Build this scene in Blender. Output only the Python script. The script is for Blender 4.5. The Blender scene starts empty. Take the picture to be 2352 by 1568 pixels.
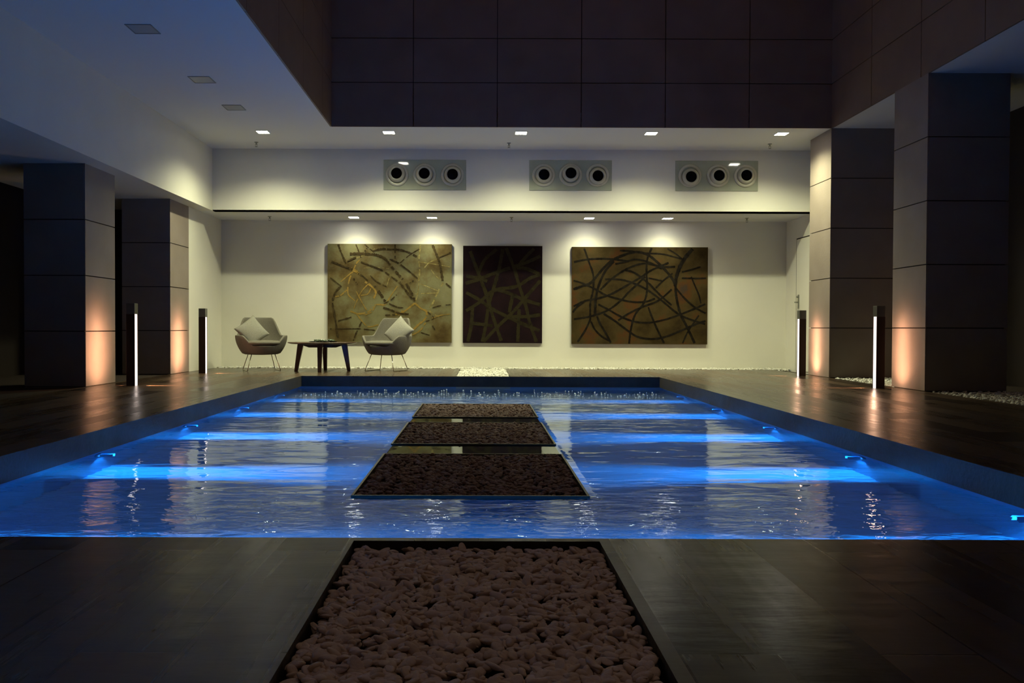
import bpy, bmesh, math, random
import numpy as np
from mathutils import Vector, Matrix
PI = math.pi
C = bpy.context.scene.collection
S = bpy.context.scene

# ------------------------------------------------------------------ camera
cd = bpy.data.cameras.new('camera'); cam = bpy.data.objects.new('camera', cd); C.objects.link(cam)
cd.sensor_width = 36.0; cd.lens = 36.0 * 1900 / 2352; cd.shift_x = 72 / 2352; cd.clip_start = 0.02
cam.matrix_world = Matrix.Translation((0, 0, 0.65)) @ Matrix.Rotation(PI / 2 - 0.0163, 4, 'X') @ Matrix.Rotation(0.0035, 4, 'Z')
S.camera = cam
# ------------------------------------------------------------------ colour management, sampling
S.view_settings.view_transform = 'Standard'; S.view_settings.look = 'None'
S.view_settings.exposure = 0.0; S.view_settings.gamma = 1.0; S.view_settings.use_curve_mapping = False
S.cycles.use_denoising = True
S.cycles.max_bounces = 10; S.cycles.diffuse_bounces = 4; S.cycles.glossy_bounces = 4; S.cycles.transmission_bounces = 8
S.cycles.sample_clamp_indirect = 3.0; S.cycles.blur_glossy = 0.6
S.cycles.use_adaptive_sampling = True; S.cycles.adaptive_threshold = 0.02
# ------------------------------------------------------------------ night sky over the open court
W = bpy.data.worlds.new('night'); S.world = W; W.use_nodes = True
W.node_tree.nodes['Background'].inputs[0].default_value = (1.0, 0.68, 0.52, 1)
W.node_tree.nodes['Background'].inputs[1].default_value = 0.105

# ------------------------------------------------------------------ materials
def srgb(r, g, b):
    f = lambda c: (c / 255 / 12.92) if c / 255 <= 0.04045 else ((c / 255 + 0.055) / 1.055) ** 2.4
    return (f(r), f(g), f(b), 1)
def mat(name, col, rough=0.6, metal=0.0, spec=0.5, noise=None, bump=None, emit=None, coat=0.0):
    """noise=(scale, second colour, amount); bump=(scale, strength)"""
    m = bpy.data.materials.new(name); m.use_nodes = True
    nt = m.node_tree; b = nt.nodes['Principled BSDF']
    if len(col) == 3: col = (*col, 1)
    b.inputs['Base Color'].default_value = col; b.inputs['Roughness'].default_value = rough
    b.inputs['Metallic'].default_value = metal; b.inputs['Specular IOR Level'].default_value = spec
    b.inputs['Coat Weight'].default_value = coat
    tc = nt.nodes.new('ShaderNodeTexCoord')
    if noise:
        n = nt.nodes.new('ShaderNodeTexNoise'); n.inputs['Scale'].default_value = noise[0]; n.inputs['Detail'].default_value = 5
        nt.links.new(tc.outputs['Object'], n.inputs['Vector'])
        r = nt.nodes.new('ShaderNodeValToRGB'); r.color_ramp.elements[0].position = .35; r.color_ramp.elements[1].position = .68
        r.color_ramp.elements[0].color = col; c2 = noise[1]
        r.color_ramp.elements[1].color = c2 if len(c2) == 4 else (*c2, 1)
        nt.links.new(n.outputs['Fac'], r.inputs['Fac']); nt.links.new(r.outputs['Color'], b.inputs['Base Color'])
    if bump:
        n = nt.nodes.new('ShaderNodeTexNoise'); n.inputs['Scale'].default_value = bump[0]; n.inputs['Detail'].default_value = 3
        nt.links.new(tc.outputs['Object'], n.inputs['Vector'])
        bp = nt.nodes.new('ShaderNodeBump'); bp.inputs['Strength'].default_value = bump[1]; bp.inputs['Distance'].default_value = .01
        nt.links.new(n.outputs['Fac'], bp.inputs['Height']); nt.links.new(bp.outputs['Normal'], b.inputs['Normal'])
    if emit:
        b.inputs['Emission Color'].default_value = (*emit[0], 1); b.inputs['Emission Strength'].default_value = emit[1]
        m.cycles.emission_sampling = 'NONE'
    return m

M = {}
M['plaster'] = mat('plaster', (.78, .76, .68), .85, spec=.2, noise=(1.5, (.74, .72, .65)))
M['ceiling'] = mat('ceiling_paint', (.78, .78, .76), .9, spec=.15)
M['panel'] = mat('brown_panel', (.185, .125, .090), .55, spec=.3, noise=(2.2, (.225, .155, .112)), bump=(60, .1))
M['joint'] = mat('joint_shadow', (.012, .009, .008), .9)
M['colpanel'] = mat('column_panel', (.25, .205, .18), .65, spec=.25, noise=(3, (.285, .235, .205)), bump=(50, .1))
M['dark'] = mat('dark_wall', (.035, .028, .025), .8, spec=.1)
M['fascia'] = mat('deck_edge', (.020, .018, .014), .6, noise=(9, (.036, .032, .026)), bump=(40, .3))
M['darkmetal'] = mat('dark_metal', (.055, .035, .03), .38, metal=.6)
M['capmetal'] = mat('cap_metal', (.16, .16, .15), .35, metal=.6)
M['rim'] = mat('rim_metal', (.16, .15, .13), .4, metal=.7)
M['chrome'] = mat('chrome_wire', (.42, .38, .30), .22, metal=1)
M['handle'] = mat('satin_handle', (.3, .3, .27), .35, metal=.8)
M['fabric'] = mat('grey_weave', (.20, .185, .155), .95, spec=.1, noise=(140, (.15, .138, .115)), bump=(160, .5))
M['pillow'] = mat('linen_weave', (.30, .29, .25), .95, spec=.1, noise=(120, (.23, .22, .19)), bump=(150, .4))
M['tablewood'] = mat('dark_walnut', (.05, .028, .018), .3, noise=(12, (.075, .042, .026)), coat=.3)
M['black'] = mat('black_hole', (.004, .004, .005), .9, spec=0)
M['nozzle'] = mat('cream_nozzle', (.52, .50, .40), .3, noise=(9, (.46, .44, .34)))
M['lamp_on'] = mat('lamp_lens', (.9, .9, .85), .4, emit=((1.0, .97, .80), 40))
M['lamp_off'] = mat('unlit_lens', (.35, .36, .36), .4)
M['lamp_frame'] = mat('lamp_frame', (.25, .25, .24), .5)
M['poolwall'] = mat('pool_tile', (.40, .58, .82), .35, noise=(3, (.34, .52, .78)))
M['poolside'] = mat('dark_pool_tile', (.16, .25, .40), .35, noise=(3, (.13, .21, .36)))
M['plinth'] = mat('dark_stone', (.012, .012, .016), .6)
M['pebblew'] = mat('white_pebble', (.66, .65, .60), .7, noise=(14, (.50, .48, .42)))
M['pebbleb'] = mat('tan_pebble', (.84, .71, .58), .75, noise=(11, (.70, .56, .44)), bump=(90, .25))
M['pebbled'] = mat('dark_pebble', (.30, .20, .165), .8, noise=(12, (.21, .14, .115)), bump=(60, .3))
M['soil'] = mat('gravel_bed', (.04, .03, .025), .95, spec=.1)
M['whitebed'] = mat('pebble_bed', (.35, .34, .30), .95, spec=.1)
M['pfix'] = mat('blue_lens', (.2, .5, .9), .3, emit=((.06, .45, 1.0), .5))

def glass(name, col, ior, rough):
    m = bpy.data.materials.new(name); m.use_nodes = True; nt = m.node_tree; nt.nodes.clear()
    o = nt.nodes.new('ShaderNodeOutputMaterial'); g = nt.nodes.new('ShaderNodeBsdfGlass')
    g.inputs['Color'].default_value = (*col, 1); g.inputs['IOR'].default_value = ior; g.inputs['Roughness'].default_value = rough
    nt.links.new(g.outputs[0], o.inputs[0]); return m, nt, g
M['clear'], _, _ = glass('clear_glass', (.95, 1, .97), 1.45, .02)

# greenish glass plate of the air outlets (glossy back-painted glass)
M['plate'] = mat('outlet_glass', (.40, .42, .33), .06, noise=(5, (.36, .38, .29)), spec=.7)

# wood look deck: long boards running away from the camera
def deck_material():
    m = bpy.data.materials.new('deck_boards'); m.use_nodes = True; nt = m.node_tree; b = nt.nodes['Principled BSDF']; L = nt.links.new
    tc = nt.nodes.new('ShaderNodeTexCoord'); mp = nt.nodes.new('ShaderNodeMapping'); mp.inputs['Rotation'].default_value = (0, 0, PI / 2)
    L(tc.outputs['Object'], mp.inputs['Vector'])
    br = nt.nodes.new('ShaderNodeTexBrick'); br.offset = .37; br.squash = 1
    br.inputs['Scale'].default_value = 1; br.inputs['Brick Width'].default_value = 1.2; br.inputs['Row Height'].default_value = .2
    br.inputs['Mortar Size'].default_value = .003; br.inputs['Mortar Smooth'].default_value = .1
    br.inputs['Color1'].default_value = (.0, .0, .0, 1); br.inputs['Color2'].default_value = (1, 1, 1, 1); br.inputs['Mortar'].default_value = (0, 0, 0, 1)
    L(mp.outputs['Vector'], br.inputs['Vector'])
    gm = nt.nodes.new('ShaderNodeMapping'); gm.inputs['Scale'].default_value = (26, 1.3, 26); L(tc.outputs['Object'], gm.inputs['Vector'])
    gn = nt.nodes.new('ShaderNodeTexNoise'); gn.inputs['Scale'].default_value = 1; gn.inputs['Detail'].default_value = 6; L(gm.outputs['Vector'], gn.inputs['Vector'])
    r = nt.nodes.new('ShaderNodeValToRGB'); e = r.color_ramp.elements
    e[0].position = .3; e[0].color = (.018, .011, .007, 1); e[1].position = .75; e[1].color = (.072, .044, .024, 1)
    ad = nt.nodes.new('ShaderNodeMath'); ad.operation = 'MULTIPLY_ADD'; ad.inputs[1].default_value = .45; L(br.outputs['Color'], ad.inputs[0])
    ms = nt.nodes.new('ShaderNodeMath'); ms.operation = 'MULTIPLY'; ms.inputs[1].default_value = .65; L(gn.outputs['Fac'], ms.inputs[0]); L(ms.outputs[0], ad.inputs[2])
    L(ad.outputs[0], r.inputs['Fac'])
    mx = nt.nodes.new('ShaderNodeMix'); mx.data_type = 'RGBA'; L(br.outputs['Fac'], mx.inputs[0]); L(r.outputs['Color'], mx.inputs[6]); mx.inputs[7].default_value = (.02, .014, .01, 1)
    L(mx.outputs[2], b.inputs['Base Color'])
    ro = nt.nodes.new('ShaderNodeMapRange'); ro.inputs[3].default_value = .17; ro.inputs[4].default_value = .38; L(ad.outputs[0], ro.inputs[0]); L(ro.outputs[0], b.inputs['Roughness'])
    b.inputs['Specular IOR Level'].default_value = .42
    wm = nt.nodes.new('ShaderNodeMapping'); wm.inputs['Scale'].default_value = (3, 9, 3); L(tc.outputs['Object'], wm.inputs['Vector'])
    wn = nt.nodes.new('ShaderNodeTexNoise'); wn.inputs['Scale'].default_value = 1; wn.inputs['Detail'].default_value = 4; L(wm.outputs['Vector'], wn.inputs['Vector'])
    bp = nt.nodes.new('ShaderNodeBump'); bp.inputs['Strength'].default_value = .35; bp.inputs['Distance'].default_value = .006
    s = nt.nodes.new('ShaderNodeMath'); s.operation = 'MULTIPLY_ADD'; s.inputs[1].default_value = .25; L(gn.outputs['Fac'], s.inputs[0]); L(wn.outputs['Fac'], s.inputs[2])
    s2 = nt.nodes.new('ShaderNodeMath'); s2.operation = 'SUBTRACT'; L(s.outputs[0], s2.inputs[0]); L(br.outputs['Fac'], s2.inputs[1])
    L(s2.outputs[0], bp.inputs['Height']); L(bp.outputs['Normal'], b.inputs['Normal'])
    return m
M['deck'] = deck_material()

# pool water: clear, rippled; calmer between the gravel islands, choppy at the jets of the far end
def water_material():
    m, nt, g = glass('pool_water', (.90, .97, 1.0), 1.33, .015); L = nt.links.new
    tc = nt.nodes.new('ShaderNodeTexCoord')
    def nz(sx, sy, sc, det):
        mp = nt.nodes.new('ShaderNodeMapping'); mp.inputs['Scale'].default_value = (sx, sy, 1); L(tc.outputs['Object'], mp.inputs['Vector'])
        n = nt.nodes.new('ShaderNodeTexNoise'); n.inputs['Scale'].default_value = sc; n.inputs['Detail'].default_value = det; n.inputs['Distortion'].default_value = .4
        L(mp.outputs['Vector'], n.inputs['Vector']); return n.outputs['Fac']
    def mth(op, a, b, c=None):
        n = nt.nodes.new('ShaderNodeMath'); n.operation = op
        for i, v in enumerate((a, b, c)):
            if v is None: continue
            if isinstance(v, (int, float)): n.inputs[i].default_value = v
            else: L(v, n.inputs[i])
        return n.outputs[0]
    def ramp(v, a, b, lo, hi):
        n = nt.nodes.new('ShaderNodeMapRange'); n.interpolation_type = 'SMOOTHSTEP'; L(v, n.inputs[0])
        n.inputs[1].default_value = a; n.inputs[2].default_value = b; n.inputs[3].default_value = lo; n.inputs[4].default_value = hi; return n.outputs[0]
    xyz = nt.nodes.new('ShaderNodeSeparateXYZ'); L(tc.outputs['Object'], xyz.inputs[0])
    X, Y = xyz.outputs[0], xyz.outputs[1]
    swell = nz(1.0, 2.4, 2.2, 2); fine = nz(1.0, 1.8, 9, 3)
    far = ramp(Y, 9.0, 9.9, 0.0, 1.0); near = ramp(Y, 3.3, 4.6, 1.0, 0.0)
    amp = mth('MULTIPLY_ADD', far, 1.7, mth('MULTIPLY_ADD', near, 1.3, .2))
    h = mth('ADD', mth('MULTIPLY', swell, 1.0), mth('MULTIPLY', fine, mth('MULTIPLY', amp, .35)))
    calm = mth('MULTIPLY', ramp(mth('ABSOLUTE', mth('ADD', X, .045), 0), .56, .62, 0.0, 1.0), 1.0)
    inside = mth('MULTIPLY', ramp(Y, 3.9, 4.0, 0.0, 1.0), ramp(Y, 8.3, 8.5, 1.0, 0.0))
    k = mth('SUBTRACT', 1.0, mth('MULTIPLY', inside, mth('SUBTRACT', 1.0, calm)))
    h = mth('MULTIPLY', h, mth('MULTIPLY_ADD', k, .95, .05))
    bp = nt.nodes.new('ShaderNodeBump'); bp.inputs['Strength'].default_value = 1.0; bp.inputs['Distance'].default_value = .011
    L(h, bp.inputs['Height']); L(bp.outputs['Normal'], g.inputs['Normal'])
    return m
M['water'] = water_material()

# ------------------------------------------------------------------ mesh helpers
class MB:
    def __init__(s): s.v = []; s.f = []; s.mi = []; s.sm = []
    def add(s, v, f, mi=0, sm=False):
        o = len(s.v); s.v += [tuple(p) for p in v]; s.f += [tuple(i + o for i in q) for q in f]; s.mi += [mi] * len(f); s.sm += [sm] * len(f); return s
    def box(s, x0, x1, y0, y1, z0, z1, mi=0, top=None, T=None):
        v = [(x, y, z) for z in (z0, z1) for y in (y0, y1) for x in (x0, x1)]
        if T is not None: v = [T @ Vector(p) for p in v]
        f = [(0, 2, 3, 1), (4, 5, 7, 6), (0, 1, 5, 4), (2, 6, 7, 3), (0, 4, 6, 2), (1, 3, 7, 5)]
        s.add(v, f, mi)
        if top is not None: s.mi[-5] = top
        return s
    def tube(s, pts, r, n=10, mi=0, closed=False):
        pts = [Vector(p) for p in pts]; N = len(pts); rings = []; up = Vector((0, 0, 1)); prev = None
        for i, p in enumerate(pts):
            a = pts[i - 1] if (i or closed) else p; b = pts[(i + 1) % N] if (i < N - 1 or closed) else p
            t = (b - a).normalized()
            if prev is None:
                u = t.cross(up); u = u if u.length > 1e-3 else t.cross(Vector((1, 0, 0)))
            else: u = prev - t * prev.dot(t)
            u.normalize(); prev = u; w = t.cross(u)
            rr = r[i] if isinstance(r, (list, tuple)) else r
            rings.append([p + (u * math.cos(2 * PI * k / n) + w * math.sin(2 * PI * k / n)) * rr for k in range(n)])
        v = [q for rg in rings for q in rg]; f = []
        for i in range(N if closed else N - 1):
            j = (i + 1) % N
            for k in range(n): f.append((i * n + k, i * n + (k + 1) % n, j * n + (k + 1) % n, j * n + k))
        if not closed: f += [tuple(range(n))[::-1], tuple((N - 1) * n + k for k in range(n))]
        return s.add(v, f, mi, True)
    def lathe(s, prof, n=32, mi=0, T=None, cap=True):
        v = [Vector((r * math.cos(2 * PI * k / n), r * math.sin(2 * PI * k / n), z)) for r, z in prof for k in range(n)]
        if T is not None: v = [T @ p for p in v]
        f = [(i * n + k, i * n + (k + 1) % n, (i + 1) * n + (k + 1) % n, (i + 1) * n + k) for i in range(len(prof) - 1) for k in range(n)]
        if cap: f += [tuple(range(n))[::-1], tuple((len(prof) - 1) * n + k for k in range(n))]
        return s.add(v, f, mi, True)
    def build(s, name, mats, parent=None, bevel=0, subsurf=0, autosmooth=True):
        me = bpy.data.meshes.new(name); me.from_pydata(s.v, [], s.f)
        mats = mats if isinstance(mats, (list, tuple)) else [mats]
        for m in mats: me.materials.append(m)
        me.polygons.foreach_set('material_index', s.mi); me.polygons.foreach_set('use_smooth', s.sm); me.update()
        o = bpy.data.objects.new(name, me); C.objects.link(o)
        if parent is not None: o.parent = parent
        if bevel:
            b = o.modifiers.new('bevel', 'BEVEL'); b.width = bevel; b.segments = 2; b.limit_method = 'ANGLE'; b.angle_limit = .6
        if subsurf:
            q = o.modifiers.new('sub', 'SUBSURF'); q.levels = subsurf; q.render_levels = subsurf
        return o
def tag(o, label=None, cat=None, group=None, kind=None):
    if label: o['label'] = label
    if cat: o['category'] = cat
    if group: o['group'] = group
    if kind: o['kind'] = kind
    return o
def thing(name, label, cat, loc, rz=0, group=None):
    o = bpy.data.objects.new(name, None); C.objects.link(o); o.location = loc; o.rotation_euler = (0, 0, rz); o.empty_display_size = .1
    return tag(o, label, cat, group)
def struct(o, label=None, cat=None): return tag(o, label, cat, None, 'structure')
def copy_tree(o, parent=None):
    c = o.copy(); C.objects.link(c); c.parent = parent
    for ch in [k for k in bpy.data.objects if k.parent is o]: copy_tree(ch, c)
    return c

# ================================================================== THE SETTING
CEIL = 3.33; BEAM = 2.40; YV = 11.08; YU = 12.49; YB = 13.56; XL = -4.04; XR = 4.67; XC = -4.25; XV = -2.0
PX = 2.4; PY0 = 2.55; PY1 = YV; WZ = -.16; DT = -.14; PF = -.85

# --- deck around the pool (boards on top, stone-grey edge)
fl = MB()
def deck(x0, x1, y0, y1): fl.box(x0, x1, y0, y1, DT, 0, mi=1, top=0)
deck(XC - .02, -PX, PY0, 13.17); deck(PX, XR, PY0, 13.17)
deck(-PX, -.33, PY1, 13.17); deck(.40, PX, PY1, 13.17)
deck(-.33, .40, PY1, PY1 + .03)
deck(-6.5, -.385, -2.5, PY0); deck(.365, 6.5, -2.5, PY0); deck(-.385, .365, PY0 - .035, PY0); deck(-.385, .365, -2.5, .35)
struct(fl.build('floor', [M['deck'], M['fascia']]))
# ground under gravel, behind the colonnades
g = MB()
g.box(-6.5, XC - .02, PY0, YB + .2, -.2, -.012); g.box(XR, 6.5, PY0, YB + .2, -.2, -.035)
g.box(-6.5, 6.5, 13.17, YB + .2, -.2, -.04, mi=1); g.box(-.33, .40, PY1 + .03, 13.17, -.2, -.04, mi=1)
g.box(-.385, .365, .35, PY0 - .035, -.2, -.06)
struct(g.build('floor_ground', [M['soil'], M['whitebed']]))

# --- pool basin
b = MB(); t = .15; sh = .06                      # wall set back under the deck edge
b.box(-PX - sh - t, -PX - sh, PY0 - sh, PY1 + sh, PF - .1, DT); b.box(PX + sh, PX + sh + t, PY0 - sh, PY1 + sh, PF - .1, DT)
b.box(-PX - sh - t, PX + sh + t, PY1 + sh, PY1 + sh + t, PF - .1, DT); b.box(-PX - sh - t, PX + sh + t, PY0 - sh - t, PY0 - sh, PF - .1, DT)
b.box(-PX - sh, PX + sh, PY0 - sh, PY1 + sh, PF - .1, PF, mi=1)
struct(b.build('pool_basin', [M['poolside'], M['poolwall']]))
IX0, IX1 = -.618, .525                             # the gravel trays stand up through the water surface
spans = [(3.94, 5.27, 'nearest'), (5.71, 7.03, 'middle'), (7.45, 8.74, 'farthest')]
w = MB()
def wq(x0, x1, y0, y1): w.add([(x0, y0, WZ), (x1, y0, WZ), (x1, y1, WZ), (x0, y1, WZ)], [(0, 1, 2, 3)])
wq(-PX - sh, IX0, PY0 - sh, PY1 + sh); wq(IX1, PX + sh, PY0 - sh, PY1 + sh)
ye = [PY0 - sh] + [v for a in spans for v in a[:2]] + [PY1 + sh]
for k in range(0, len(ye), 2): wq(IX0, IX1, ye[k], ye[k + 1])
wo = w.build('pool_water', M['water']); tag(wo, 'glowing blue rippled water filling the rectangular pool', 'water', kind='stuff')

# --- claddings: slabs with open joints over a dark backing
def clad(mb, axis, plane, out, u0, u1, z0, z1, pu, pz, uo=None, zo=None, gap=.011, th=.02):
    """panels on the plane axis=plane, facing out (+1/-1); u along the other horizontal axis"""
    uo = u0 if uo is None else uo; zo = z0 if zo is None else zo
    us = [u0] + [uo + k * pu for k in range(-60, 60) if u0 + .01 < uo + k * pu < u1 - .01] + [u1]
    zs = [z0] + [zo + k * pz for k in range(-60, 60) if z0 + .01 < zo + k * pz < z1 - .01] + [z1]
    a, c = (plane - th, plane) if out > 0 else (plane, plane + th)
    for i in range(len(us) - 1):
        for j in range(len(zs) - 1):
            ua, ub = us[i] + gap / 2 * (i > 0), us[i + 1] - gap / 2 * (i < len(us) - 2)
            za, zb = zs[j] + gap / 2 * (j > 0), zs[j + 1] - gap / 2 * (j < len(zs) - 2)
            if axis == 'y': mb.box(ua, ub, a, c, za, zb)
            else: mb.box(a, c, ua, ub, za, zb)
TOP = 6.6; YF = -3.0
m = MB(); clad(m, 'y', YV, -1, XV, XR, CEIL, TOP, 1.12, .587, uo=(948 - 1104) * YV / 1900)
m.box(XV, XR, YV + .02, YV + .3, CEIL + .002, TOP, mi=1); struct(m.build('wall_back_upper', [M['panel'], M['joint']]))
m = MB(); clad(m, 'x', XV, 1, YF, YV, CEIL, TOP, 1.12, .587)
m.box(XV - .3, XV - .02, YF, YV + .3, CEIL + .002, TOP, mi=1); struct(m.build('wall_left_upper', [M['panel'], M['joint']]))
m = MB(); clad(m, 'x', XR, -1, YF, YV, CEIL, TOP, 1.12, .587, uo=YV)
m.box(XR + .02, XR + .3, YF, YV + .3, CEIL + .002, TOP, mi=1); struct(m.build('wall_right_upper', [M['panel'], M['joint']]))

# --- ceilings
m = MB(); m.box(-6.5, XV - .02, YF, YU + .15, CEIL, CEIL + .2); m.box(XV - .02, XR + .7, YV + .02, YU + .15, CEIL, CEIL + .2); m.box(XR + .02, 6.7, YF, YV + .7, CEIL, CEIL + .2)
struct(m.build('ceiling', M['ceiling']))
m = MB(); m.box(-4.6, 5.3, YU, YB + .1, BEAM, BEAM + .15); struct(m.build('ceiling_lower', M['ceiling']))
# --- white walls
m = MB(); m.box(-4.6, 5.3, YB, YB + .2, -.1, BEAM); struct(m.build('wall_back', M['plaster']))
m = MB(); m.box(XL, 5.3, YU - .02, YU + .12, BEAM + .014, CEIL); m.box(XL, 5.3, YU, YU + .12, BEAM, BEAM + .014, mi=1)  # near-black strip stands in for the shade of the gap below the wall
struct(m.build('wall_back_bulkhead', [M['plaster'], M['joint']]))
m = MB(); m.box(XL - 1.8, XL, YF, YU, BEAM, CEIL); struct(m.build('wall_left_bulkhead', M['plaster']))
m = MB(); m.box(XC - .3, XC, 12.05, YB + .1, -.1, BEAM); struct(m.build('wall_left', M['plaster']))
m = MB(); m.box(5.0, 5.3, 11.78, YB + .1, -.1, CEIL); struct(m.build('wall_right', M['plaster']))
m = MB(); m.box(-6.5, -6.3, YF, YU, -.2, CEIL); m.box(6.5, 6.7, YF, YV + .7, -.2, CEIL); m.box(-6.5, 6.7, YF - .2, YF, -.2, TOP)
m.box(-6.4, XC - .62, 12.4, 12.6, -.2, BEAM); m.box(5.3, 6.6, 11.9, 12.1, -.2, CEIL)
struct(m.build('wall_outer', M['dark']))

# --- columns clad in stone panels
def column(x0, x1, y0, y1, top, pz):
    m = MB(); inner = x1 if x0 < 0 else x0; out = 1 if x0 < 0 else -1
    clad(m, 'x', inner, out, y0, y1, -.03, top, 9, pz, zo=0)
    clad(m, 'y', y0, -1, x0 + (.021 if out < 0 else 0), x1 - (.021 if out > 0 else 0), -.03, top, 9, pz, zo=0)
    clad(m, 'y', y1, 1, x0 + (.021 if out < 0 else 0), x1 - (.021 if out > 0 else 0), -.03, top, 9, pz, zo=0)
    m.box(x0 + .021, x1 - .021, y0 + .021, y1 - .021, -.03, top, mi=1)
    return struct(m.build('column', [M['colpanel'], M['joint']]))
for y in (11.33, 8.90, 6.47, 4.04): column(XC - .66, XC, y, y + .72, BEAM, .6)
for y in (11.08, 8.69, 6.30, 3.91): column(XR, XR + .86, y, y + .70, CEIL, .6667)
# door in the white right wall
d = MB(); d.box(4.985, 5.0, 12.10, 13.08, 0, 2.06)
d.box(4.99, 5.0, 12.085, 12.095, 0, 2.075, mi=1); d.box(4.988, 5.0, 13.085, 13.10, 0, 2.075, mi=1); d.box(4.988, 5.0, 12.085, 13.10, 2.063, 2.078, mi=1)
dr = struct(d.build('door_1', [M['plaster'], M['joint']]))
hh = MB(); hh.box(4.972, 4.985, 12.955, 13.0, .97, 1.19); hh.tube([(4.975, 12.978, 1.07), (4.925, 12.978, 1.07), (4.915, 12.955, 1.07), (4.915, 12.86, 1.065)], .011)
hh.lathe([(.016, 0), (.016, .02)], 16, T=Matrix.Translation((4.972, 12.978, 1.155)) @ Matrix.Rotation(-PI / 2, 4, 'Y'))
hh.build('door_handle', M['handle'], dr, bevel=.002)

# ================================================================== PEBBLES
def ico(sub):
    bm = bmesh.new(); bmesh.ops.create_icosphere(bm, subdivisions=sub, radius=1)
    v = np.array([p.co[:] for p in bm.verts]); f = np.array([[q.index for q in p.verts] for p in bm.faces]); bm.free(); return v, f
def pebbles(name, rects, size, dens, zfun, material, sub, seed, label, cat, flat=.62, long=1.35):
    rg = np.random.default_rng(seed); bv, bf = ico(sub); V = []; F = []; off = 0
    for (x0, x1, y0, y1) in rects:
        n = int((x1 - x0) * (y1 - y0) / (size * size) * dens)
        for i in range(n):
            s = size * .5 * rg.uniform(.65, 1.25)
            x = rg.uniform(x0 + s, x1 - s) if x1 - x0 > 2 * s else (x0 + x1) / 2; y = rg.uniform(y0 + s, y1 - s) if y1 - y0 > 2 * s else (y0 + y1) / 2
            sc = np.array([s * rg.uniform(1, long), s * rg.uniform(.75, 1), s * flat * rg.uniform(.7, 1.2)])
            k = rg.normal(size=(3, 3)) * .9; ph = rg.uniform(0, 6, 3)
            r = 1 + .13 * np.sin(bv @ k * 1.8 + ph).sum(1, keepdims=True) / 1.5
            a = rg.uniform(0, 2 * PI); tx = rg.normal() * .35; ty = rg.normal() * .35
            R = np.array(Matrix.Rotation(a, 3, 'Z') @ Matrix.Rotation(tx, 3, 'X') @ Matrix.Rotation(ty, 3, 'Y'))
            p = (bv * r * sc) @ R.T + np.array([x, y, zfun(x, y, rg)])
            V.append(p); F.append(bf + off); off += len(bv)
    V = np.concatenate(V); F = np.concatenate(F)
    me = bpy.data.meshes.new(name); me.vertices.add(len(V)); me.vertices.foreach_set('co', V.ravel())
    me.loops.add(F.size); me.loops.foreach_set('vertex_index', F.ravel().astype(np.int32))
    me.polygons.add(len(F)); me.polygons.foreach_set('loop_start', np.arange(0, F.size, 3, dtype=np.int32)); me.polygons.foreach_set('use_smooth', np.ones(len(F), bool))
    me.update(calc_edges=True); me.validate(); me.materials.append(material)
    o = bpy.data.objects.new(name, me); C.objects.link(o); tag(o, label, cat, kind='stuff'); return o
pebbles('gravel', [(-.385, .365, .36, PY0 - .04)], .027, 3.2, lambda x, y, r: r.uniform(-.034, -.018), M['pebbleb'], 3, 1,
        'brown gravel filling the sunken strip in the deck in the foreground', 'gravel', flat=.5, long=1.7)
pebbles('gravel', [(-.33, .40, PY1 + .03, 13.17)], .03, 1.7, lambda x, y, r: r.uniform(-.03, .0), M['pebblew'], 2, 2,
        'white pebbles in the short path crossing the far deck', 'pebbles')
pebbles('gravel', [(XC + .01, 4.98, 13.18, YB - .025)], .032, 1.7, lambda x, y, r: r.uniform(-.025, .008), M['pebblew'], 2, 3,
        'white pebbles in a narrow strip along the foot of the painting wall', 'pebbles')
pebbles('gravel', [(XR + .04, 5.9, 9.42, 11.06)], .035, 1.5, lambda x, y, r: r.uniform(-.03, .0), M['pebblew'], 2, 4,
        'grey pebbles on the ground between the two right columns', 'pebbles')
pebbles('gravel', [(XR + .04, 5.9, 7.03, 8.67)], .035, 1.5, lambda x, y, r: r.uniform(-.03, .0), M['pebblew'], 2, 5,
        'grey pebbles on the ground in front of the nearer right column', 'pebbles')

# ================================================================== ISLANDS IN THE POOL
pl = MB(); pl.box(IX0 + .01, IX1 - .01, 3.96, 8.72, WZ - .07, WZ - .02)
for yy in (5.0, 7.6): pl.box(-.2, .1, yy, yy + .3, PF, WZ - .07)
struct(pl.build('pool_plinth', M['plinth']))
for k, (y0, y1, wd) in enumerate(spans):
    r = MB(); t = .012; zt = WZ + .009
    r.box(IX0, IX0 + t, y0, y1, WZ - .02, zt); r.box(IX1 - t, IX1, y0, y1, WZ - .02, zt)
    r.box(IX0 + t, IX1 - t, y0, y0 + t, WZ - .02, zt); r.box(IX0 + t, IX1 - t, y1 - t, y1, WZ - .02, zt)
    r.box(IX0 + t, IX1 - t, y0 + t, y1 - t, WZ - .02, WZ - .012, mi=1)
    o = r.build('gravel_tray', [M['rim'], M['soil']])
    tag(o, {'nearest': 'metal edged gravel tray in the pool, the nearest and largest looking of three',
            'middle': 'metal edged gravel tray in the pool, between the nearest and farthest ones',
            'farthest': 'metal edged gravel tray in the pool, the farthest one near the table end'}[wd], 'tray', 'gravel trays set in a line in the pool')
    pebbles('gravel', [(IX0 + t, IX1 - t, y0 + t, y1 - t)], .03, 1.9, lambda x, y, r: WZ + r.uniform(-.012, .004), M['pebbled'], 2, 10 + k,
            {'nearest': 'dark brown gravel filling the nearest tray in the pool', 'middle': 'dark brown gravel filling the middle tray in the pool',
             'farthest': 'dark brown gravel filling the farthest tray in the pool'}[wd], 'gravel')

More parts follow.
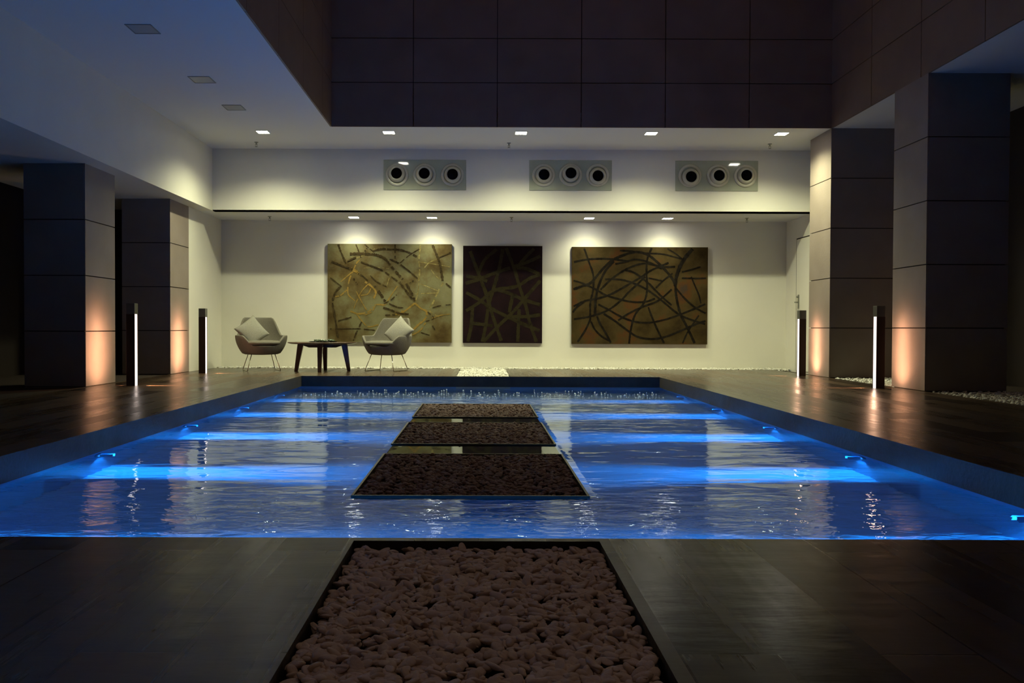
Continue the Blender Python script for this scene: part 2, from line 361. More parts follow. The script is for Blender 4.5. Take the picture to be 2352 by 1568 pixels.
# ================================================================== LAMPS
WARM = (1.0, 1.0, .60)
def downlight(x, y, z, s, on, label, group, power=0, blend=.6, size=150, tilt=0):
    t = thing('ceiling_downlight', label, 'ceiling light', (x, y, z), 0, group)
    f = MB(); h = s / 2; e = .012
    for (a, b_, c, d_) in ((-h - e, h + e, -h - e, -h), (-h - e, h + e, h, h + e), (-h - e, -h, -h, h), (h, h + e, -h, h)): f.box(a, b_, c, d_, -.006, 0)
    f.build('frame', M['lamp_frame'] if not on else M['ceiling'], t)
    p = MB(); p.box(-h, h, -h, h, -.004, 0); p.build('lens', M['lamp_on'] if on else M['lamp_off'], t)
    if on:
        l = bpy.data.lights.new('lamp_light', 'SPOT'); l.energy = power; l.color = WARM; l.spot_size = math.radians(size); l.spot_blend = blend; l.shadow_soft_size = .05
        o = bpy.data.objects.new('lamp_light', l); C.objects.link(o); o.parent = t; o.location = (0, 0, -.02); o.rotation_euler = (tilt, 0, 0)
    return t
ux = [(-3.00, 'leftmost of the five lit downlights in the upper ceiling'), (-1.27, 'second from left of the five lit downlights in the upper ceiling'),
      (.545, 'middle of the five lit downlights in the upper ceiling'), (2.33, 'second from right of the five lit downlights in the upper ceiling'),
      (4.12, 'rightmost of the five lit downlights, close to the right column')]
for x, lb in ux: downlight(x, 11.40, CEIL, .15, True, lb, 'lit downlights in the upper ceiling', power=300, size=144, blend=1.0)
lx = [(-2.02, 'lit downlight in the lower ceiling above the left painting, left of its pair'), (-.78, 'lit downlight in the lower ceiling above the left painting, right of its pair'),
      (1.715, 'lit downlight in the lower ceiling above the right painting, left of its pair'), (2.96, 'lit downlight in the lower ceiling above the right painting, right of its pair')]
for x, lb in lx: downlight(x, 13.16, BEAM, .15, True, lb, 'lit downlights in the lower ceiling', power=54, size=142, blend=1.0)
for (x, y), lb in zip([(-3.05, 7.49), (-3.03, 9.01), (-3.02, 10.14)],
                      ['unlit downlight in the left ceiling, nearest to the camera', 'unlit downlight in the left ceiling, middle of three', 'unlit downlight in the left ceiling, nearest to the lit row']):
    downlight(x, y, CEIL, .21, False, lb, 'unlit downlights in the left ceiling')

# fire sprinklers
def sprinkler():
    t = thing('sprinkler', '', 'sprinkler', (0, 0, 0), 0, 'sprinklers hanging from the ceilings')
    m = MB(); m.lathe([(.03, 0), (.03, -.004), (.012, -.01), (.01, -.035)], 16); m.build('body', M['handle'], t)
    m = MB(); m.tube([(-.012, 0, -.03), (-.012, 0, -.055), (0, 0, -.065), (.012, 0, -.055), (.012, 0, -.03)], .003, 6); m.lathe([(.02, -.066), (.02, -.069)], 16); m.build('deflector', M['handle'], t)
    return t
sp = sprinkler()
spots = [((-3.26, 12.03, CEIL), 'sprinkler in the upper ceiling beside the leftmost lit downlight'), ((.40, 12.03, CEIL), 'sprinkler in the upper ceiling near the middle lit downlight'),
         ((4.18, 12.03, CEIL), 'sprinkler in the upper ceiling near the rightmost lit downlight'), ((-3.34, 13.1, BEAM), 'sprinkler in the lower ceiling above the left armchair'),
         ((.48, 13.1, BEAM), 'sprinkler in the lower ceiling above the narrow dark painting'), ((4.2, 13.1, BEAM), 'sprinkler in the lower ceiling right of the right painting')]
for i, (p, lb) in enumerate(spots):
    o = sp if i == 0 else copy_tree(sp); o.location = p; o['label'] = lb

# bollard lights
SALMON = (1.0, .50, .27)
def bollard(x, y, side, label):
    """side: +1 = pool lies towards +x"""
    t = thing('bollard_light', label, 'bollard light', (x, y, 0), 0, 'bollard lights on the deck')
    a = .047; H = .91; zc = .79
    m = MB(); m.box(-a, a, -a, -.037, 0, zc); m.box(-a, a, .037, a, 0, zc); m.build('post', M['darkmetal'], t, bevel=.002)
    m = MB(); m.box(-a, a, -a, a, zc, H); m.build('cap', M['capmetal'], t, bevel=.003)
    m = MB(); m.box(-a + .005, a - .005, -.0369, .0369, 0, zc - .001)
    m.build('diffuser', M['bstrip'], t)
    for s in (-1, 1):
        l = bpy.data.lights.new('strip_light', 'AREA'); l.shape = 'RECTANGLE'; l.size = .60; l.size_y = .035; l.energy = 2.2 if s == side else (4.2 if side > 0 else 3.2); l.color = SALMON; l.spread = math.radians(125 if side > 0 else 160)
        o = bpy.data.objects.new('strip_light', l); C.objects.link(o); o.parent = t; o.location = (s * (a + .004), 0, .42); o.rotation_euler = (0, -s * PI / 2, 0)
        jobs = [(260, 24, .05, -.24) if s == side else (9, 40, .06, -.75)]                      # low beam that draws a thin line of light along the boards
        if s != side: jobs.append((8 if side > 0 else 5, 110, .10, .55))      # soft glow climbing the column
        for en, an, z, dz in jobs:
            l = bpy.data.lights.new('foot_light', 'SPOT'); l.energy = en; l.color = SALMON; l.spot_size = math.radians(an); l.spot_blend = .9; l.shadow_soft_size = .015
            o = bpy.data.objects.new('foot_light', l); C.objects.link(o); o.parent = t; o.location = (s * (a + .006), 0, z)
            o.rotation_euler = Vector((s, 0, dz)).normalized().to_track_quat('-Z', 'Y').to_euler()
def strip_material():
    m = bpy.data.materials.new('bollard_diffuser'); m.use_nodes = True; nt = m.node_tree; b = nt.nodes['Principled BSDF']
    b.inputs['Base Color'].default_value = (.8, .6, .5, 1); b.inputs['Emission Color'].default_value = (1, .84, .78, 1); b.inputs['Emission Strength'].default_value = 2.0
    m.cycles.emission_sampling = 'NONE'; return m
M['bstrip'] = strip_material()
bollard(-3.86, 9.16, 1, 'lit bollard light on the left deck, nearer one, by the nearer left column')
bollard(-3.90, 11.62, 1, 'lit bollard light on the left deck, farther one, left of the armchair')
bollard(4.46, 11.50, -1, 'lit bollard light on the right deck, farther one, in front of the white door')
bollard(4.41, 9.16, -1, 'lit bollard light on the right deck, nearer one, beside the nearer right column')

# underwater lamps on the long pool walls
BLUE = (.015, .36, 1.0)
names = ['nearest to the camera', 'second from the camera', 'middle of five', 'second from the far end', 'nearest to the far end']
for i, y in enumerate((3.64, 5.32, 6.88, 8.40, 9.93)):
    for s, side in ((-1, 'left'), (1, 'right')):
        t = thing('underwater_light', f'round blue underwater light on the {side} pool wall, {names[i]}', 'pool light', (s * (PX + sh), y, -.27), 0, 'underwater lights along the pool walls')
        R = Matrix.Rotation(-s * PI / 2, 4, 'Y')
        m = MB(); m.lathe([(.065, 0), (.065, .012), (.05, .016), (.05, .0)], 24, T=R); m.build('ring', M['rim'], t)
        m = MB(); m.lathe([(.05, .001), (.05, .009), (.02, .013)], 24, T=R); m.build('lens', M['pfix'], t)
        m = MB()  # side fins added to narrow the beam and hide the lamp from view
        for fy in (-1, 1): m.box(min(-s * .016, -s * .10), max(-s * .016, -s * .10), min(fy * .016, fy * .020), max(fy * .016, fy * .020), -.05, .05)
        m.build('added_fins', M['poolwall'], t)
        l = bpy.data.lights.new('beam', 'SPOT'); l.energy = 235 if i < 4 else 120; l.color = BLUE; l.spot_size = math.radians(150); l.spot_blend = .5; l.shadow_soft_size = .008
        o = bpy.data.objects.new('beam', l); C.objects.link(o); o.parent = t; o.location = (-s * .022, 0, 0)
        o.rotation_euler = Vector((-s, 0, -.75)).normalized().to_track_quat('-Z', 'Y').to_euler()

# ================================================================== AIR OUTLETS
def air_vent(x, holes, label):
    t = thing('air_vent', label, 'air vent', (x, YU - .02, 2.945), 0, 'air vents on the white upper wall')
    m = MB(); m.box(-.62, .62, -.012, 0, -.225, .225); m.build('glass_plate', M['plate'], t, bevel=.003)
    for hx, hz, px_, pz_ in holes:
        R = Matrix.Translation((hx, -.012, hz)) @ Matrix.Rotation(PI / 2, 4, 'X')
        m = MB(); m.lathe([(.172, 0), (.172, .01), (.160, .016), (.135, .018), (.128, .012), (.128, 0)], 40, T=R, cap=False)
        n = m.build('nozzle', M['nozzle'], t)
        R2 = Matrix.Translation((hx + px_ * .4, -.012, hz + pz_ * .4)) @ Matrix.Rotation(PI / 2, 4, 'X')
        m = MB(); m.lathe([(.127, .002), (.124, .03), (.108, .055), (.085, .068), (.082, .060), (.08, .01)], 40, T=R2, cap=False); m.build('swivel_ball', M['nozzle'], n)
        m = MB(); m.lathe([(.081, .004), (.081, .058)], 32, T=R2); m.build('opening', M['black'], n)
air_vent((975 - 1104) * YU / 1900, [(-.415, 0, -.01, .03), (.0, .0, -.01, .03), (.415, .0, .01, 0)], 'glass faced air vent with three nozzles, left of the three on the upper wall')
air_vent((1308 - 1104) * YU / 1900, [(-.405, 0, .01, 0), (.0, .005, 0, .05), (.405, 0, .0, -.04)], 'glass faced air vent with three nozzles, middle of the three on the upper wall')
air_vent((1642 - 1104) * YU / 1900, [(-.405, 0, .02, -.06), (.02, .0, 0, -.01), (.43, 0, .0, .0)], 'glass faced air vent with three nozzles, right of the three on the upper wall')

# ================================================================== PAINTINGS
def mottled(name, cols, sc=2.5, extra=None):
    m = bpy.data.materials.new(name); m.use_nodes = True; nt = m.node_tree; b = nt.nodes['Principled BSDF']; L = nt.links.new
    b.inputs['Roughness'].default_value = .85; b.inputs['Specular IOR Level'].default_value = .05
    tc = nt.nodes.new('ShaderNodeTexCoord'); n = nt.nodes.new('ShaderNodeTexNoise'); n.inputs['Scale'].default_value = sc; n.inputs['Detail'].default_value = 6; n.inputs['Roughness'].default_value = .6
    L(tc.outputs['Object'], n.inputs['Vector']); r = nt.nodes.new('ShaderNodeValToRGB'); cr = r.color_ramp
    while len(cr.elements) < len(cols): cr.elements.new(.5)
    for i, (p, c) in enumerate(cols): cr.elements[i].position = p; cr.elements[i].color = (*c, 1)
    L(n.outputs['Fac'], r.inputs['Fac']); L(r.outputs['Color'], b.inputs['Base Color'])
    n2 = nt.nodes.new('ShaderNodeTexNoise'); n2.inputs['Scale'].default_value = 60; L(tc.outputs['Object'], n2.inputs['Vector'])
    bp = nt.nodes.new('ShaderNodeBump'); bp.inputs['Strength'].default_value = .3; bp.inputs['Distance'].default_value = .004; L(n2.outputs['Fac'], bp.inputs['Height']); L(bp.outputs['Normal'], b.inputs['Normal'])
    return m
def catmull(p, n=8):
    p = [Vector(q) for q in p]
    if len(p) < 3: return [p[0].lerp(p[-1], i / n) for i in range(n + 1)]
    q = [p[0] * 2 - p[1]] + p + [p[-1] * 2 - p[-2]]; out = []
    for i in range(1, len(q) - 2):
        for k in range(n):
            t = k / n; a, b_, c, d_ = q[i - 1], q[i], q[i + 1], q[i + 2]
            out.append(.5 * (2 * b_ + (c - a) * t + (2 * a - 5 * b_ + 4 * c - d_) * t * t + (3 * b_ - a - 3 * c + d_) * t ** 3))
    out.append(p[-1]); return out
def painting(cx, cz, w_, h_, box, strokes, mats, label, seed, corner=0, broken=0.0):
    """box = extent the stroke sketch was measured in; strokes = (points, width, material slot)"""
    rnd = random.Random(seed); x0, y0, x1, y1 = box; dp = .045
    m = MB(); m.box(-w_ / 2, w_ / 2, -dp, 0, -h_ / 2, h_ / 2)
    lay = 0
    for pts, wd, slot in strokes:
        lay += 1; yy = -dp - .0008 - .00012 * lay
        P = [Vector((((a - x0) / (x1 - x0) - .5) * w_, (.5 - (c - y0) / (y1 - y0)) * h_)) for a, c in pts]
        Q = catmull(P, 10); ww = wd / (x1 - x0) * w_ / 2; run = []
        def flush(run):
            if len(run) < 2: return
            v = []; 
            for i, (p, nn, hw) in enumerate(run): v += [(p.x + nn.x * hw, yy, p.y + nn.y * hw), (p.x - nn.x * hw, yy, p.y - nn.y * hw)]
            m.add(v, [(2 * i, 2 * i + 1, 2 * i + 3, 2 * i + 2) for i in range(len(run) - 1)], slot)
        for i in range(len(Q)):
            a = Q[max(0, i - 1)]; c = Q[min(len(Q) - 1, i + 1)]; tdir = (c - a)
            if tdir.length < 1e-6: continue
            tdir.normalize(); nn = Vector((-tdir.y, tdir.x)); p = Q[i]
            ok = abs(p.x) < w_ / 2 - ww and abs(p.y) < h_ / 2 - ww * .6
            if not ok or rnd.random() < broken * .25:
                flush(run); run = []; continue
            jit = rnd.uniform(.55, 1.2) if broken else rnd.uniform(.8, 1.1)
            run.append((p, nn, ww * jit))
        flush(run)
    o = m.build('painting', mats, None); o.location = (cx, YB - .002, cz)
    return tag(o, label, 'painting', 'abstract paintings on the back wall')
DK1 = mottled('ink_brown', [(.35, (.022, .015, .008)), (.7, (.07, .05, .022))], 20)
GD1 = mottled('ochre_paint', [(.35, (.18, .12, .03)), (.55, (.26, .165, .04)), (.7, (.13, .11, .05))], 16)
LG1 = mottled('pale_gold_paint', [(.35, (.30, .25, .10)), (.6, (.14, .11, .04))], 18)
BG1 = mottled('olive_ground', [(.32, (.05, .03, .011)), (.45, (.10, .073, .03)), (.56, (.15, .138, .072)), (.72, (.19, .175, .095))], 1.6)
D = [([(205, 75), (250, 200), (320, 350)], 26), ([(90, 320), (230, 375), (350, 420), (430, 440)], 28), ([(465, 75), (500, 160), (540, 270)], 22), ([(595, 75), (660, 130), (740, 190)], 22),
     ([(360, 215), (500, 210), (650, 215), (780, 230), (900, 290), (1000, 410), (1100, 520), (1200, 630), (1290, 790), (1340, 900)], 42), ([(720, 170), (850, 140), (950, 145), (1100, 150), (1250, 190), (1370, 250)], 32),
     ([(1045, 75), (1045, 280)], 22), ([(880, 270), (1000, 300), (1100, 350), (1250, 460), (1380, 570)], 26), ([(540, 330), (700, 390), (850, 450), (1000, 550), (1080, 610)], 24), ([(1405, 140), (1270, 220), (1120, 340)], 20),
     ([(1600, 80), (1660, 220), (1710, 360), (1750, 600)], 40), ([(1870, 190), (1700, 260)], 20), ([(1110, 620), (1200, 740), (1300, 870)], 35), ([(740, 680), (830, 800), (900, 910)], 42), ([(870, 1000), (980, 1030), (1100, 1080), (1250, 1090)], 30),
     ([(960, 940), (1080, 990), (1170, 1000)], 20), ([(70, 550), (240, 680)], 20), ([(250, 680), (160, 780), (120, 930), (150, 1100), (200, 1440)], 30), ([(200, 1195), (400, 1140)], 22), ([(80, 1310), (350, 1310), (520, 1310), (750, 1330)], 18),
     ([(550, 1210), (480, 1350), (430, 1480)], 24), ([(880, 940), (980, 890), (1080, 800)], 20), ([(1870, 950), (1700, 970), (1600, 1000)], 16), ([(680, 530), (780, 620), (920, 690)], 16), ([(430, 570), (490, 660)], 24), ([(480, 490), (560, 530), (640, 600)], 18),
     ([(1530, 1060), (1620, 1150), (1500, 1200)], 16), ([(1800, 640), (1870, 700)], 26), ([(880, 580), (850, 600), (900, 1110), (1050, 1100)][2:], 20), ([(1320, 600), (1260, 640)], 18), ([(340, 320), (470, 260)], 24), ([(560, 220), (630, 130)], 20), ([(1640, 1320), (1600, 1260)], 18), ([(1430, 1360), (1560, 1400)], 16)]
Gs = [([(430, 440), (360, 620), (350, 800), (450, 900)], 18), ([(430, 460), (240, 620)], 16), ([(430, 440), (480, 340), (520, 300)], 18), ([(600, 620), (700, 690), (760, 780), (700, 920)], 30), ([(380, 1050), (500, 1090), (650, 1060), (760, 960), (900, 960)], 24),
      ([(1340, 930), (1200, 1040), (1090, 1100)], 30), ([(1340, 930), (1430, 1010), (1510, 1050), (1500, 1150), (1380, 1260), (1300, 1340)], 28), ([(900, 960), (1000, 800), (1080, 680)], 16), ([(480, 1100), (560, 1200), (650, 1280), (800, 1250)], 18),
      ([(650, 650), (550, 760), (480, 900), (420, 1050)], 14), ([(330, 740), (240, 820), (160, 840)], 20), ([(640, 1060), (560, 930), (470, 760)], 14), ([(700, 690), (640, 800), (540, 820)], 14), ([(390, 430), (470, 470), (500, 500)], 40), ([(1180, 1040), (1050, 1100)], 26),
      ([(760, 960), (700, 1060), (600, 1110)], 14), ([(1600, 1150), (1720, 1110), (1860, 1090)], 14), ([(1300, 1400), (1420, 1330), (1500, 1220)], 22)]
Ls = [([(1420, 80), (1400, 300), (1410, 450), (1390, 640)], 24), ([(1760, 630), (1690, 750), (1620, 900), (1560, 1040), (1700, 1130)], 26), ([(1300, 800), (1450, 790), (1680, 780)], 14), ([(1420, 650), (1560, 700), (1700, 760)], 14), ([(1680, 280), (1560, 330), (1470, 420)], 18),
      ([(1720, 590), (1640, 520), (1580, 440)], 14), ([(450, 280), (560, 240), (700, 200), (740, 130)], 14), ([(1420, 330), (1640, 360), (1860, 400)], 16), ([(560, 420), (800, 410), (960, 430)], 10), ([(960, 560), (920, 690)], 12), ([(1340, 930), (1380, 800), (1400, 640)], 16)]
st = [(p, w_, 3) for p, w_ in Ls] + [(p, w_ * 1.1, 2) for p, w_ in Gs] + [(p, w_, 1) for p, w_ in D]
p1 = painting((894.5 - 1104) * 13.5 / 1900, .65 + (753 - 674.0) * 13.5 / 1900, 285 * 13.5 / 1900, 226 * 13.5 / 1900, (45, 65, 1885, 1510), st, [BG1, DK1, GD1, LG1],
              'wide olive and gold abstract painting of tangled lines, leftmost, behind the right armchair', 1, broken=.22)
BG2 = mottled('aubergine_ground', [(.35, (.008, .004, .006)), (.65, (.015, .007, .009))], 3)
OL2 = mottled('olive_stroke', [(.3, (.019, .015, .008)), (.5, (.026, .021, .010)), (.7, (.012, .009, .006))], 7)
P2 = [[(160, 130), (280, 450), (400, 760), (480, 1030), (560, 1270), (640, 1500)], [(700, 80), (820, 380), (900, 650), (1000, 950), (1060, 1200), (1160, 1490)], [(650, 100), (590, 420), (510, 700), (440, 950), (400, 1230), (350, 1490)],
      [(70, 620), (300, 550), (520, 460), (760, 380)], [(80, 740), (300, 860), (500, 1000), (760, 1130), (1000, 1240), (1230, 1330)], [(80, 1040), (300, 900), (520, 720), (850, 660), (1050, 540), (1230, 470)], [(1240, 540), (1000, 820), (800, 1050), (560, 1280), (370, 1490)],
      [(1240, 190), (1000, 300), (830, 360)], [(560, 700), (800, 780), (950, 850), (1240, 940)], [(1240, 1080), (1000, 1110), (760, 1110)], [(860, 380), (1000, 390), (1200, 470)], [(200, 980), (180, 1250), (130, 1490)], [(180, 1210), (350, 1230), (500, 1250)],
      [(880, 1490), (890, 1250), (900, 1000)], [(560, 100), (380, 260), (280, 480)], [(800, 800), (750, 1050)], [(80, 500), (300, 540), (420, 580)], [(1120, 90), (1010, 200), (900, 330)]]
painting((1154 - 1104) * 13.5 / 1900, .65 + (753 - 676.0) * 13.5 / 1900, 182 * 13.5 / 1900, 223 * 13.5 / 1900, (55, 50, 1245, 1510), [(p, 52, 1) for p in P2], [BG2, OL2], 'narrow near-black abstract painting with crossing olive lines, in the middle', 2)
BG3 = mottled('brown_ground', [(.3, (.020, .012, .006)), (.42, (.036, .024, .009)), (.54, (.052, .036, .014)), (.62, (.070, .030, .010)), (.70, (.040, .028, .020))], 2.2)
DK3 = mottled('charcoal_stroke', [(.4, (.007, .005, .004)), (.65, (.016, .013, .010))], 12)
P3 = [([(225, 60), (300, 270), (370, 480), (370, 700), (330, 900), (330, 1150)], 30), ([(60, 290), (250, 250), (450, 235), (650, 240), (900, 270)], 34), ([(60, 700), (200, 650), (330, 600), (420, 500), (520, 380), (650, 260), (820, 180), (1000, 130), (1180, 170), (1350, 300), (1520, 480), (1600, 620), (1620, 800), (1680, 1050), (1780, 1250), (1900, 1500)], 40),
      ([(430, 1100), (470, 1200), (560, 1350), (640, 1500)], 34), ([(400, 1080), (410, 850), (450, 650), (550, 420), (680, 270)], 40), ([(60, 1150), (300, 1110), (500, 1050), (640, 980), (800, 850), (900, 740), (1050, 600), (1150, 500)], 32), ([(770, 110), (950, 120), (1180, 150), (1400, 160), (1650, 220), (1750, 250)], 28),
      ([(1245, 70), (1180, 240), (1170, 450), (1180, 700), (1130, 900), (1000, 1080), (940, 1300), (915, 1510)], 32), ([(1860, 80), (1760, 200), (1680, 330), (1620, 500), (1600, 640)], 56), ([(550, 540), (800, 550), (1000, 610), (1150, 680), (1300, 780), (1450, 900), (1650, 1060), (1850, 1150), (2080, 1220)], 30),
      ([(450, 920), (620, 1010), (800, 1110), (1000, 1180), (1200, 1195), (1400, 1160), (1600, 1100), (1850, 1000), (2080, 900)], 30), ([(530, 1060), (700, 1170), (900, 1320), (1050, 1410), (1250, 1440), (1450, 1410), (1700, 1310), (1900, 1220), (2080, 1160)], 32),
      ([(1200, 960), (1260, 1120), (1340, 1300), (1440, 1500)], 30), ([(340, 1180), (400, 1300), (500, 1400), (620, 1470)], 28), ([(330, 1150), (250, 1320), (140, 1490)], 32), ([(60, 560), (200, 600), (400, 690), (560, 780), (760, 840), (950, 880), (1150, 880), (1300, 830)], 28),
      ([(60, 960), (250, 870), (450, 830), (650, 760), (900, 620), (1100, 500), (1250, 400), (1500, 290)], 30), ([(480, 700), (620, 560), (780, 440), (950, 350), (1150, 300), (1400, 350), (1600, 350)], 30), ([(850, 400), (1000, 450), (1200, 600), (1300, 700), (1400, 800), (1550, 930)], 30), ([(1700, 430), (1850, 390), (1980, 350)], 26),
      ([(1700, 520), (1900, 525), (2080, 520)], 26), ([(1840, 500), (1900, 640), (1960, 780), (1990, 900)], 24), ([(1620, 680), (1750, 830), (1900, 960), (2080, 1060)], 28), ([(1960, 1080), (1880, 1200), (1790, 1340), (1720, 1500)], 24), ([(1480, 80), (1600, 150), (1700, 230)], 22),
      ([(750, 1160), (900, 1060), (1100, 960), (1350, 860), (1550, 690)], 28), ([(700, 310), (850, 280), (1000, 240), (1200, 280), (1400, 380)], 24), ([(1310, 670), (1420, 560), (1560, 450)], 24), ([(1200, 520), (1400, 560)], 20), ([(60, 1050), (120, 970), (260, 860)], 30)]
painting((1469 - 1104) * 13.5 / 1900, .65 + (753 - 677.5) * 13.5 / 1900, 312 * 13.5 / 1900, 223 * 13.5 / 1900, (50, 55, 2090, 1520), [(p, w_, 1) for p, w_ in P3], [BG3, DK3], 'wide brown abstract painting with dark looping lines, rightmost', 3)

# ================================================================== ARMCHAIRS
def sstep(a, b_, x): t = min(1, max(0, (x - a) / (b_ - a))); return t * t * (3 - 2 * t)
def armchair(loc, rz, label):
    t = thing('armchair', label, 'armchair', loc, rz, 'pair of grey armchairs at the round table')
    NA, NS = 72, 14; th = .035
    def rimh(a):
        a = abs(a)                                   # degrees from the back
        h = .80 - .27 * sstep(36, 64, a)
        return h - .155 * sstep(122, 156, a)
    def pt(a, s, off):
        """s 0..1 from under-seat centre to the rim"""
        ar = math.radians(a); h = rimh(a)
        if s < .4:
            u = s / .4; r = .26 * u; z = .235 + .012 * u * u
        else:
            u = (s - .4) / .6; z = .247 + (h - .247) * u
            zz = min(1, (z - .247) / .28); r = .26 + (.375 - .26) * math.sin(zz * PI / 2) ** .8
            if abs(a) < 75: r -= 0
        bk = sstep(70, 20, abs(a))
        lean = .10 * max(0, z - .5) * bk * 1.2
        sx = 1 - .06 * max(0, z - .53) / .27
        r2 = max(0, r - off)
        fy = .93 if abs(a) < 90 else .93 - .02 * sstep(90, 180, abs(a))
        return Vector((math.sin(ar) * r2 * 1.02 * sx, math.cos(ar) * r2 * fy + lean, z + (off * (1.0 if s < .4 else 1.0 - u) if off else 0)))
    v = []; f = []
    for off in (0, th):
        for j in range(NS + 1):
            for i in range(NA): v.append(pt(-180 + 360 * i / NA, j / NS, off))
    G = (NS + 1) * NA
    for j in range(NS):
        for i in range(NA):
            a, b_, c, d_ = j * NA + i, j * NA + (i + 1) % NA, (j + 1) * NA + (i + 1) % NA, (j + 1) * NA + i
            f.append((a, b_, c, d_)); f.append((G + a, G + d_, G + c, G + b_))
    for i in range(NA):
        a, b_ = NS * NA + i, NS * NA + (i + 1) % NA
        f.append((a, b_, G + b_, G + a))
    m = MB(); m.add(v, f, 0, True); sh_ = m.build('shell', M['fabric'], t)
    q = sh_.modifiers.new('bevel', 'BEVEL'); q.width = .014; q.segments = 3; q.limit_method = 'ANGLE'; q.angle_limit = 1.0
    # seat cushion
    m = MB(); n = 40; v = []
    prof = [(.0, .385), (.25, .385), (.29, .395), (.303, .415), (.295, .437), (.26, .448), (.15, .455), (0.001, .457)]
    for r, z in prof:
        for k in range(n):
            a = 2 * PI * k / n; cx_, sy = math.cos(a), math.sin(a)
            e = (abs(cx_) ** 3.2 + abs(sy) ** 3.2) ** (-1 / 3.2)
            v.append((cx_ * r * e * .93, sy * r * e * .95 - .035, z))
    f = [(i * n + k, i * n + (k + 1) % n, (i + 1) * n + (k + 1) % n, (i + 1) * n + k) for i in range(len(prof) - 1) for k in range(n)]
    m.add(v, f, 0, True); m.build('seat_cushion', M['fabric'], t)
    # wire legs: one sled loop each side
    for s in (-1, 1):
        m = MB()
        pts = [(s * .17, -.17, .25), (s * .235, -.235, .03), (s * .24, -.235, .008), (s * .24, -.21, .006), (s * .24, .19, .006), (s * .24, .215, .008), (s * .235, .215, .03), (s * .17, .15, .25)]
        m.tube(pts, .006, 8); m.build('leg_frame', M['chrome'], t)
    return t
CH1 = (-3.30, 12.45, 0); CH2 = (-1.41, 12.45, 0)
armchair(CH1, math.radians(24), 'grey upholstered armchair on wire legs, left of the round table')
armchair(CH2, math.radians(-22), 'grey upholstered armchair on wire legs, right of the round table')
# corner-pinched cushions
def pillow(loc, spin, lean, yaw, label):
    n = 22; sz = .38; v = []; f = []
    for sgn in (1, -1):
        for j in range(n + 1):
            for i in range(n + 1):
                u, w_ = i / n * 2 - 1, j / n * 2 - 1
                th = .075 * ((1 - u * u) * (1 - w_ * w_)) ** .45
                pin = 1 - .07 * (1 - w_ * w_) ; pin2 = 1 - .07 * (1 - u * u)
                v.append(Vector((u * sz / 2 * pin, sgn * th, w_ * sz / 2 * pin2)))
    N = (n + 1) ** 2
    for s in range(2):
        for j in range(n):
            for i in range(n):
                a = s * N + j * (n + 1) + i; q = (a, a + 1, a + n + 2, a + n + 1); f.append(q if s else q[::-1])
    m = MB(); m.add(v, f, 0, True)
    o = m.build('throw_pillow', M['pillow']); bm = bmesh.new(); bm.from_mesh(o.data); bmesh.ops.remove_doubles(bm, verts=bm.verts, dist=.0005); bm.to_mesh(o.data); bm.free()
    o.matrix_world = Matrix.Translation(loc) @ Matrix.Rotation(yaw, 4, 'Z') @ Matrix.Rotation(lean, 4, 'X') @ Matrix.Rotation(spin, 4, 'Y')
    return tag(o, label, 'pillow', 'throw pillows on the armchairs')
pillow((-3.41, 12.34, .585), math.radians(54), math.radians(-22), math.radians(30), 'light grey square pillow tilted on its corner in the left armchair')
pillow((-1.22, 12.34, .585), math.radians(-52), math.radians(-22), math.radians(-28), 'light grey square pillow tilted on its corner in the right armchair')

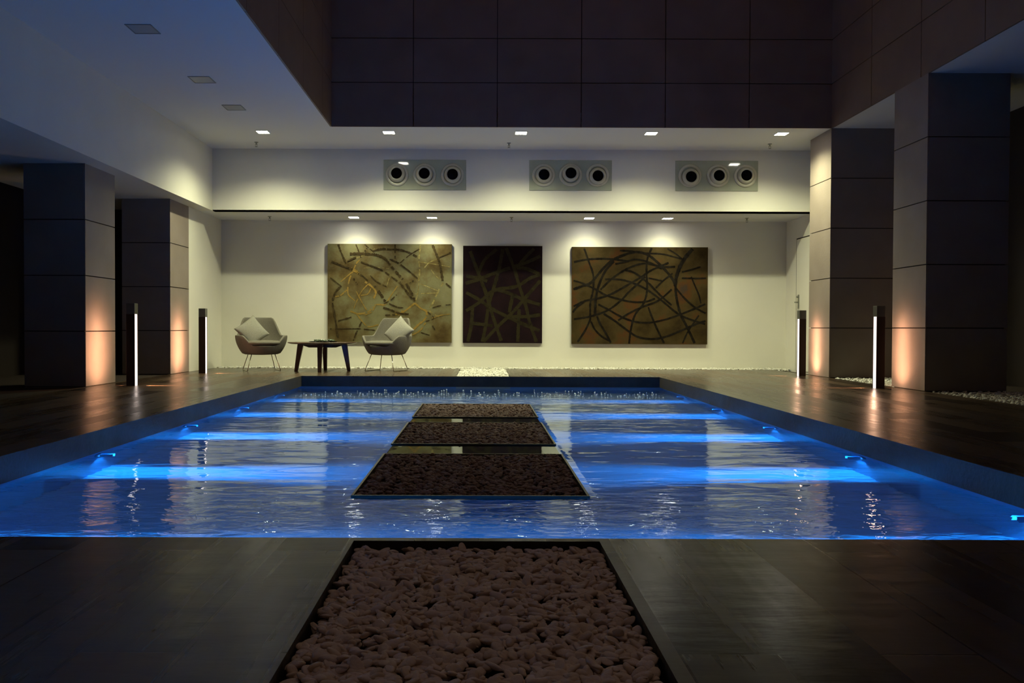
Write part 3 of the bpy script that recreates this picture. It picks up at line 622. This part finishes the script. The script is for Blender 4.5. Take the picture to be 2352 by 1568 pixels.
# ================================================================== TABLE
TB = (-2.36, 12.35, 0)
t = thing('coffee_table', 'low round dark wooden table between the two armchairs', 'table', TB)
m = MB(); m.lathe([(.0, .405), (.46, .405), (.505, .418), (.512, .426), (.505, .432), (.0, .432)], 64, cap=False); m.build('tabletop', M['tablewood'], t)
m = MB()
for a in (.08, .08 + PI / 2):
    T = Matrix.Rotation(a, 4, 'Z')
    v = [T @ Vector(p) for p in [(-.36, -.02, .407), (.36, -.02, .407), (.20, -.02, .35), (-.20, -.02, .35), (-.36, .02, .407), (.36, .02, .407), (.20, .02, .35), (-.20, .02, .35)]]
    m.add(v, [(0, 3, 2, 1), (4, 5, 6, 7), (0, 1, 5, 4), (2, 3, 7, 6), (0, 4, 7, 3), (1, 2, 6, 5)])
m.build('cross_brace', M['tablewood'], t, bevel=.003)
for k in range(4):
    T = Matrix.Rotation(.08 + k * PI / 2, 4, 'Z'); m = MB()
    v = []
    for z, r0, r1, hw in ((.407, .275, .365, .038), (0, .365, .415, .026)):
        v += [T @ Vector(p) for p in ((r0, -hw, z), (r1, -hw, z), (r1, hw, z), (r0, hw, z))]
    m.add(v, [(0, 1, 2, 3), (7, 6, 5, 4), (0, 4, 5, 1), (1, 5, 6, 2), (2, 6, 7, 3), (3, 7, 4, 0)]); m.build('leg', M['tablewood'], t, bevel=.004)
# glass dish with small glass pieces
t = thing('glass_tray', 'shallow clear glass dish on the round coffee table', 'dish', (TB[0] + .02, TB[1] - .05, .432))
m = MB(); m.lathe([(.0, .0), (.19, .0), (.215, .012), (.211, .014), (.188, .005), (.0, .005)], 48, cap=False); m.build('dish', M['clear'], t)
rnd = random.Random(5)
shard = MB()
for i in range(46):
    a = rnd.uniform(0, 2 * PI); r = .17 * math.sqrt(rnd.random()); s = rnd.uniform(.010, .017)
    T = Matrix.Translation((TB[0] + .02 + r * math.cos(a), TB[1] - .05 + r * math.sin(a), .438 + s * .8 + rnd.uniform(0, .012))) @ Matrix.Rotation(rnd.uniform(0, 3), 4, 'Z') @ Matrix.Rotation(rnd.uniform(-.6, .6), 4, 'X')
    shard.lathe([(.002, -s * .8), (s * .8, -s * .3), (s, .2 * s), (s * .5, s * .8), (.001, s)], 7, T=T)
M['gpiece'] = mat('green_glass_pieces', (.10, .13, .09), .12, spec=.8)
tag(shard.build('decorative_stones', M['gpiece']), 'small glossy dark green stones heaped in the glass dish', 'stones', kind='stuff')

# ================================================================== BUBBLES at the jets
rg = np.random.default_rng(9); bb = MB()
bv, bf = ico(1)
for i in range(300):
    y = 9.6 + abs(rg.normal()) * .55; x = rg.uniform(-2.2, 2.2)
    if y > 10.9: continue
    s = rg.uniform(.004, .012)
    bb.add([(x + p[0] * s, y + p[1] * s, WZ + .001 + p[2] * s * .7) for p in bv], [tuple(int(k) for k in q) for q in bf], 0, True)
M['bubble'] = mat('foam_bubble', (.75, .85, .9), .15, spec=.8)
tag(bb.build('water_bubbles', M['bubble']), 'white bubbles frothing on the water at the far end of the pool', 'bubbles', kind='stuff')
